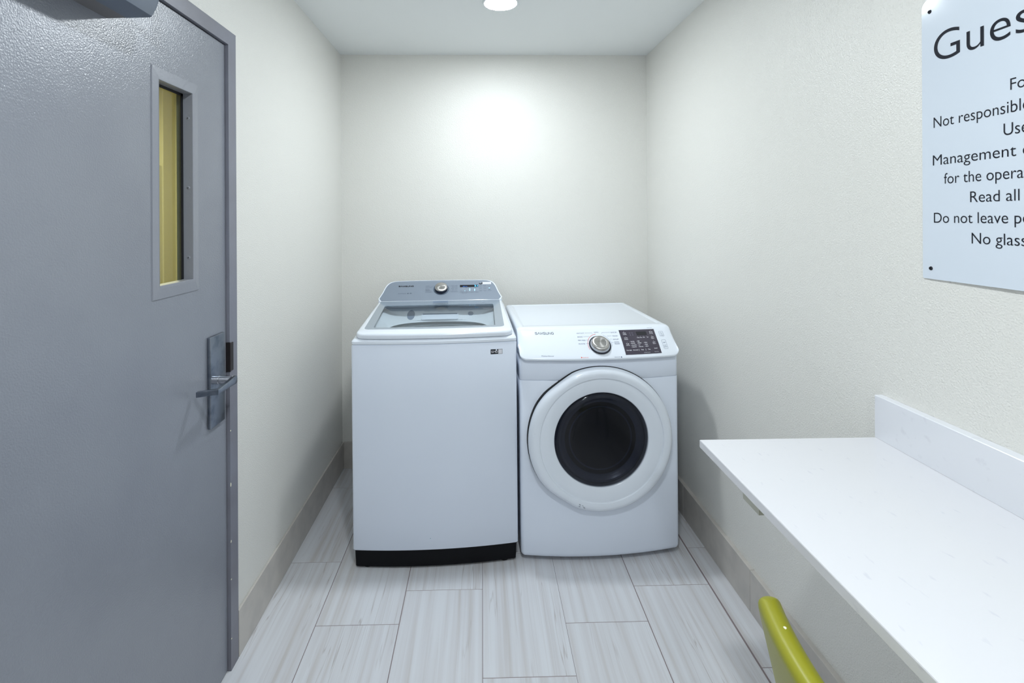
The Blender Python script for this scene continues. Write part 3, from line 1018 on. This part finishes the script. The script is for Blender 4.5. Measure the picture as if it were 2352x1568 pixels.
add_stroke(bm, [(.4170, .0540), (.4080, .0545)], .0007, dcp)
KC = (.3545, .0445)
arc = lambda r, a0, a1, n=18: [(KC[0] + r * math.cos(math.radians(a0 + (a1 - a0) * i / n)), KC[1] + r * math.sin(math.radians(a0 + (a1 - a0) * i / n))) for i in range(n + 1)]
add_stroke(bm, arc(.0525, -10, 62), .0008, dcp)
add_text(bm, 'Moisture', .0935, -.0105, .0062, dcp, .0290)
add_text(bm, 'Sensor', .1235, -.0105, .0062, dcp, .0230)
add_text(bm, 'MANUAL DRY', .4045, -.0190, .0040, dcp, .0250)
add_rect(bm, .4330, .4375, -.0205, -.0150, dcp)
add_text(bm, 'Smart Care', .5930, .1185, .0032, dcp, .0230)
px = [rrect(.6405, .6600, .0740, .0990, .0030, 3), rrect(.6400, .6590, .0110, .0560, .0030, 3)]
for p in px: add_stroke(bm, p, .0008, dcp, closed=True)
add_stroke(bm, [(.6500 + .0045 * math.cos(a), .0900 + .0045 * math.sin(a)) for a in [2.1 + i * .5 for i in range(11)]], .0009, dcp)
add_stroke(bm, [(.6500, .0905), (.6500, .0955)], .0009, dcp)
add_text(bm, 'POWER', .6502, .0772, .0038, dcp, .0130, 'C')
add_stroke(bm, [(.6452, .0395), (.6490, .0425), (.6452, .0455)], .0009, dcp, closed=True)
add_stroke(bm, [(.6510, .0395), (.6510, .0455)], .0012, dcp); add_stroke(bm, [(.6535, .0395), (.6535, .0455)], .0012, dcp)
add_text(bm, 'START', .6495, .0260, .0045, dcp, .0125, 'C'); add_text(bm, 'PAUSE', .6495, .0180, .0045, dcp, .0125, 'C')
objs('panel_lettering', bm, MINK, dcon)
bm = bmesh.new()
add_stroke(bm, arc(.0525, 97, 203), .0016, dcp)
add_rect(bm, .2600, .2650, -.0180, -.0125, dcp)
add_text(bm, 'SENSOR DRY', .2675, -.0180, .0040, dcp, .0250)
objs('sensor_dry_arc', bm, MINKR, dcon)
# black touch panel (subdivided so it follows the bowed fascia)
def grid_slab(outline, z0, z1, fn, n=12):
    xs = [p[0] for p in outline]
    x0, x1 = min(xs), max(xs)
    ys = [p[1] for p in outline]
    y0, y1 = min(ys), max(ys)
    bm = bmesh.new()
    V = [[(bm.verts.new(fn(x0 + (x1 - x0) * i / n, y0 + (y1 - y0) * j / n, z1))) for j in range(n + 1)] for i in range(n + 1)]
    for i in range(n):
        for j in range(n):
            bm.faces.new((V[i][j], V[i + 1][j], V[i + 1][j + 1], V[i][j + 1]))
    edge = [V[i][0] for i in range(n + 1)] + [V[n][j] for j in range(1, n + 1)] + [V[i][n] for i in range(n - 1, -1, -1)] + [V[0][j] for j in range(n - 1, 0, -1)]
    low = []
    for v in edge: low.append(bm.verts.new(v.co))
    for i, v in enumerate(edge):
        d = Vector(fn(0, 0, z1)) - Vector(fn(0, 0, z0))
        low[i].co = v.co - d
    for i in range(len(edge)):
        j = (i + 1) % len(edge)
        bm.faces.new((edge[i], edge[j], low[j], low[i]))
    return bm
pan = obj('touch_panel', grid_slab([(.4575, -.0085), (.6215, .1125)], -.002, .0012, dcp), MPANEL, dcon)
pf = lambda x, y, n: dcp(x, y, n + .0012)
obj('display', grid_slab([(.5325, .0830), (.5810, .1015)], 0, .0004, pf, 4), MDISP, pan)
bm = bmesh.new()
def two(x, y, a, b):
    add_stroke(bm, [(x - .0015, y + .0115), (x, y + .0125), (x + .0015, y + .0115)], .0006, pf)
    add_text(bm, a, x, y + .0030, .0042, pf, .0125 if len(a) < 7 else .0150, 'C', bold=.02)
    add_text(bm, b, x, y - .0040, .0042, pf, .0160 if len(b) > 5 else .0120, 'C', bold=.02)
two(.4790, .0925, 'Mixed', 'Load Bell'); two(.4790, .0678, 'Wrinkle', 'Prevent'); two(.4780, .0395, 'Small', 'Load Care')
add_text(bm, 'Drum Light', .4770, .0105, .0046, pf, .0230, 'C', bold=.02)
two(.6035, .0935, 'My Cycle', '(3 sec)'); two(.6025, .0675, 'Adjust', 'Time +'); two(.6015, .0418, 'Adjust', 'Time -')
add_text(bm, 'Sound', .6005, .0140, .0046, pf, .0140, 'C', bold=.02)
for x, rows in ((.4925, ((.0527, 'Very Dry', .0165), (.0443, 'More Dry', .0170), (.0350, 'Normal Dry', .0215), (.0262, 'Damp Dry', .0195))),
                (.5235, ((.0533, 'High', .0090), (.0443, 'Medium', .0150), (.0350, 'Low', .0075), (.0262, 'Extra Low', .0190))),
                (.5540, ((.0452, '60min', .0120), (.0360, '40min', .0120), (.0270, '20min', .0120)))):
    for y, s, wd in rows:
        add_rect(bm, x, x + .0010, y, y + .0032, pf)
        add_text(bm, s, x + .0035, y, .0044, pf, wd, bold=.025)
for x, s in ((.5355, 'Drying'), (.5480, 'Cooling'), (.5620, 'Wrinkle'), (.5770, 'End')):
    add_text(bm, s, x + (.003 if s == 'End' else 0), .0708, .0038, pf, .0100 if s != 'End' else .006, 'C', bold=.02)
    add_stroke(bm, [(x, .0775), (x, .0790)], .0010, pf)
for x, s, wd in ((.5060, 'Dry Level', .0215), (.5375, 'Temp', .0120), (.5690, 'Time', .0110)):
    add_text(bm, s, x, .0105, .0050, pf, wd, 'C', bold=.02)
for x in (.5220, .5530): add_stroke(bm, [(x, .0075), (x, .0165)], .0011, pf)
add_stroke(bm, [(.5035, -.0035), (.5035, -.0035)], .001, pf) if False else None
add_text(bm, '*Smart Care', .5890, -.0020, .0032, pf, .0210)
add_text(bm, '(-Child Lock-)', .5410, -.0035, .0032, pf, .0290)
objs('touch_lettering', bm, MINKW, pan)
bm = bmesh.new()
for x, y in ((.5035, .0960), (.5150, .0960), (.5040, .0860), (.5155, .0860)):
    add_stroke(bm, [(x + .0024 * math.cos(i * 1.047), y + .0028 * math.sin(i * 1.047)) for i in range(6)], .0010, pf, closed=True)
objs('touch_icons', bm, mat('ink_dim', (110, 108, 124), .6), pan)
# knob
def dbasis(u, t):
    a = Vector(dcp(u, t, 0)); U = (Vector(dcp(u + .01, t, 0)) - Vector(dcp(u - .01, t, 0))).normalized()
    T = (Vector(dcp(u, t + .01, 0)) - Vector(dcp(u, t - .01, 0))).normalized()
    Nn = U.cross(T).normalized()
    m = Matrix((U, Nn.cross(U), Nn)).transposed().to_4x4()
    m.translation = a
    return m
kb = dbasis(*KC)
kr = obj('knob_base', lathe([(.0478, -.002), (.0478, .0022), (.0462, .0040), (.0440, .0040), (.0425, .001)], 64, kb), mat('knob_base_black', (20, 24, 40), .3), dcon, smooth=True)
bm = lathe([(.0425, 0), (.0425, .004), (.0415, .0065), (.0396, .0085)], 64, kb)
kd = obj('cycle_knob', bm, mat('knob_white_skirt', (205, 212, 224), .2), dcon, smooth=True)
bm = lathe([(.0396, .0085), (.0390, .0125), (.0378, .0158), (.0340, .0185), (.0275, .0195), (.0268, .0187), (.0255, .0184), (.0001, .0187)], 64, kb)
obj('knob_face', bm, MBRUSH, kd, smooth=True, angle=50)

# round door
DCU, DCH = .3440, .5370
def dY(u): return -dbow(u)
doorout = []
NA = 128
def door_r(a, base):
    """outer radius with the straight-flanked grip on the left side"""
    deg = math.degrees(a) % 360
    r = base
    if 140 <= deg <= 222:
        k = min(1, (deg - 140) / 13, (222 - deg) / 13)
        k = k * k * (3 - 2 * k)
        r = base + .0035 * k
    elif 112 < deg < 140 or 222 < deg < 250:
        c = 140 if deg < 180 else 222
        q = abs(deg - c)
        k = math.sin(min(1, q / 28) * math.pi)
        r = base - .0060 * k
    return r
def door_ring(base, y, grip=1.0, cu=DCU, ch=DCH):
    out = []
    for i in range(NA):
        a = 2 * math.pi * i / NA
        r = base + (door_r(a, base) - base) * grip
        out.append((cu + r * math.cos(a), y - .0, ch + r * .992 * math.sin(a)))
    return out
RO = .3105
F0 = -.036
rings = [door_ring(RO - .004, F0 + .006), door_ring(RO, F0 + .001), door_ring(RO + .0008, F0 - .004), door_ring(RO, F0 - .011), door_ring(RO - .004, F0 - .019), door_ring(RO - .012, F0 - .0265, .9), door_ring(RO - .023, F0 - .0305, .6), door_ring(RO - .035, F0 - .0310, .3), door_ring(RO - .0425, F0 - .0292, .1), door_ring(RO - .0440, F0 - .0240, 0),
         door_ring(RO - .0460, F0 - .0232, 0), door_ring(RO - .0500, F0 - .0245, 0), door_ring(RO - .075, F0 - .0220, 0), door_ring(.2075, F0 - .0190, 0), door_ring(.2040, F0 - .0165, 0), door_ring(.2035, F0 - .008, 0)]
dd = obj('door', loft(rings, True, False), MWPLAS, dr, smooth=True, angle=55)
obj('door_gasket_shade', loft([door_ring(RO + .0025, F0 + .022), door_ring(RO + .0025, F0 + .0035), door_ring(RO - .012, F0 + .003)], True, True), MDARK, dr)  # dark ring paints in the shaded recess and gasket behind the door
ydn = F0 - .010
YAX = Matrix.Translation((DCU, 0, DCH)) @ Matrix.Rotation(math.pi / 2, 4, 'X')   # z of the lathe points to -d
bm = lathe([(.2033, -ydn - .002), (.200, -ydn + .005), (.192, -ydn + .0105), (.165, -ydn + .0155), (.12, -ydn + .0185), (.06, -ydn + .020), (.0001, -ydn + .0205)], 96, YAX)
obj('door_glass', bm, MDGLASS, dd, smooth=True)
bm = lathe([(.2030, -ydn - .004), (.194, -ydn - .009), (.190, -ydn - .004), (.184, -ydn + .001), (.176, -ydn + .001), (.170, -ydn - .004), (.160, -ydn - .012), (.146, -ydn - .0150), (.136, -ydn - .0125), (.128, -ydn - .0135), (.06, -ydn - .0145), (.0001, -ydn - .0150)], 96, YAX)
obj('glass_bowl', bm, MBOWL, dd, smooth=True)
bm = bmesh.new()
doorf = lambda u, h, n: (u, F0 - .0245 - n, h)
def onring(r, deg): return (DCU + r * math.cos(math.radians(deg)), DCH + r * math.sin(math.radians(deg)))
rf = lambda u, h, n: (u, F0 - .0318 - n, h)
random.seed(4)
for i in range(9):
    r = .279 + random.random() * .012
    a = 248 + random.random() * 6
    p = onring(r, a); q = onring(r + .001, a + .8 + random.random())
    add_stroke(bm, [p, q], .0012, rf)
p = onring(.292, 172); add_stroke(bm, [p, (p[0] + .017, p[1])], .0010, lambda u, h, n: (u, F0 - .0296 - n, h))
objs('scuff_mark', bm, MINKG, dd)

# ------------------------------------------------------------------ worktop on the right wall
CT = .917
bm = bmesh.new()
pl = [(.5480, -1.55), (xr(-1.55) - .001, -1.55), (xr(1.265) - .001, 1.265), (.5535, 1.265)]
def ctr(z, i): return [(pl[0][0] + i, pl[0][1] + i, z), (pl[1][0], pl[1][1] + i, z), (pl[2][0], pl[2][1] - i, z), (pl[3][0] + i, pl[3][1] - i, z)]
loft([ctr(CT - .0205, .0015), ctr(CT - .019, 0), ctr(CT - .0022, 0), ctr(CT - .0006, .0007), ctr(CT, .0022)], bm=bm)
counter = obj('worktop', bm, MQUARTZ)
tag(counter, 'white quartz worktop fixed along the right wall above the lime chair', 'worktop')
bm = bmesh.new()
sp = [(1.0045, -1.55), (xr(-1.55) - .0005, -1.55), (xr(1.265) - .0005, 1.265), (1.0095, 1.265)]
loft([[(x, y, CT + .0004) for x, y in sp], [(x, y, CT + .1075) for x, y in sp], [(x + (.0012 if x < 1.012 else 0), y, CT + .1090) for x, y in sp]], bm=bm)
tag(obj('backsplash', bm, MSPLASH, counter), 'low upstand of the worktop against the wall')
bm = bmesh.new()
prof = [(.594, CT - .0212), (.594, CT - .0755), (.610, CT - .0755), (1.0145, CT - .105), (1.0215, CT - .105), (1.0215, CT - .0212)]
loft([[(x, 1.0645, z) for x, z in prof], [(x, 1.130, z) for x, z in prof]], bm=bm)
obj('support_bracket', bm, MBRACK, counter)

# ------------------------------------------------------------------ wall sign
SX = 1.0275
SK = SX / 1.0175                              # board and lettering scale
def sg(s, z, n):                                # s = distance from the sign's left edge towards the camera
    return (SX - n, (1.132 - s) * SK, 1.483 + (z - 1.483) * SK)
sign = empty('wall_sign', (0, 0, 0))
tag(sign, 'white acrylic notice board with black lettering screwed to the right wall', 'sign')
out = rrect(0, .92, 1.3425, 1.9765, (.004, .004, .018, .018), 6)
def sgw(s, z, n): return (SX - n if n > -.002 else SX + .0035, 1.132 - s, z)
bm = loft([[sg(a, b, -.0022) for a, b in out], [sg(a, b, -.0006) for a, b in out], [sg(a * .9985 + .0007, b, 0.) for a, b in out]])
obj('sign_board', bm, MSIGN, sign)
def line(s, left, base, cap, width=None):
    bm = add_text(bmesh.new(), s, 1.132 - left, base, cap, sg, width, lift=.0005, bold=-.0085 if cap > .05 else -.006)
    objs('lettering', bm, MSIGNI, sign)
line('Guest', 1.1000, 1.8283, .0640, .2385)
line('For', .9385, 1.7262, .0220, .0400)
line('Not responsible', 1.1018, 1.6829, .0234, .1975)
line('Use', .9512, 1.6406, .0234, .0445)
line('Management d', 1.1040, 1.5985, .0230, .2010)
line('for the operation', 1.0772, 1.5557, .0230, .2080)
line('Read all', 1.0185, 1.5131, .0225, .0955)
line('Do not leave personal', 1.1021, 1.4698, .0226, .2720)
line('No glass', 1.0158, 1.4273, .0226, .1050)
for y, z in ((1.1105, 1.9475), (1.1105, 1.3665), (.2335, 1.9475), (.2335, 1.3665)):
    t = lathe([(.0001, .0012), (.0016, .0006), (.0020, .0024), (.0036, .0020), (.0046, .0)], 18, Matrix.Translation((SX, y * SK, 1.483 + (z - 1.483) * SK)) @ Matrix.Rotation(-math.pi / 2, 4, 'Y'))
    obj('sign_screw', t, MINKB, sign, smooth=True)

# ------------------------------------------------------------------ chair
ch = empty('chair', (.72, .665, 0))
tag(ch, 'lime green shell chair pushed up to the white worktop', 'chair')
CY0 = .665
def chair_mid(y, z):
    return .5020 - .035 * (1 - ((y - CY0) / .22) ** 2) + (.825 - z) * .225
NU, NV = 40, 26
bm = bmesh.new()
zt, zb, HWc = .825, .440, .222
def cpt(a, b, side):
    """a across (-1..1), b up (0..1)"""
    r = .042
    z = zb + (zt - zb) * b
    hw = HWc - .02 * (1 - b)
    dz = zt - z
    if dz < r:
        hw = hw - (r - math.sqrt(max(0, r * r - (r - dz) ** 2)))
    y = CY0 + hw * a
    ea = max(0, 1 - abs(a) ** 9)
    # roundness across the rim, from the distance to the edge
    e = min((1 - abs(a)) * hw, dz)
    q = .021
    th = q if e >= q else math.sqrt(max(0, q * q - (q - e) ** 2))
    return (chair_mid(y, z) + side * th - ch.location.x, y - ch.location.y, z)
def spc(i, n):
    t = i / n * 2 - 1
    return math.copysign(1 - (1 - abs(t)) ** 1.7, t)
for side in (-1, 1):
    V = [[bm.verts.new(cpt(spc(i, NU), 1 - (1 - j / NV) ** 1.8, side)) for j in range(NV + 1)] for i in range(NU + 1)]
    for i in range(NU):
        for j in range(NV):
            bm.faces.new((V[i][j], V[i + 1][j], V[i + 1][j + 1], V[i][j + 1]))
bmesh.ops.remove_doubles(bm, verts=bm.verts, dist=.0004)
back = obj('backrest', bm, MLIME, ch, smooth=True, angle=60)
bm = bmesh.new()
lathe([(.0001, .0008), (.0022, .0006), (.0030, 0)], 10, Matrix.Translation((.4830 - .72, .792 - .665, .8243)) @ Matrix.Rotation(math.radians(-12), 4, 'Y'), bm=bm)
obj('paint_chip', bm, MCHIP, back)
bm = bmesh.new()
out = rrect(.545 - .72, .975 - .72, -.215, .215, .06, 6)
def si(p, i): return [(x * (1 - i / .215), y * (1 - i / .215)) for x, y in p]
def sz(x): return .446 - .012 * math.sin(max(0, min(1, (x + .175) / .43)) * math.pi)
loft([[(x, y, sz(x) - .018) for x, y in si(out, .012)], [(x, y, sz(x) - .012) for x, y in si(out, .002)], [(x, y, sz(x)) for x, y in out], [(x, y, sz(x) + .012) for x, y in si(out, .002)], [(x, y, sz(x) + .018) for x, y in si(out, .012)]], bm=bm)
obj('seat', bm, MLIME, ch, smooth=True, angle=60)
for sx, sy in ((-1, -1), (-1, 1), (1, -1), (1, 1)):
    obj('leg', tube([(.15 * sx + .04, .16 * sy, .430), (.185 * sx + .04, .19 * sy, .22), (.205 * sx + .04, .205 * sy, .001)], [.012, .0115, .010]), MCHROME, ch, smooth=True)
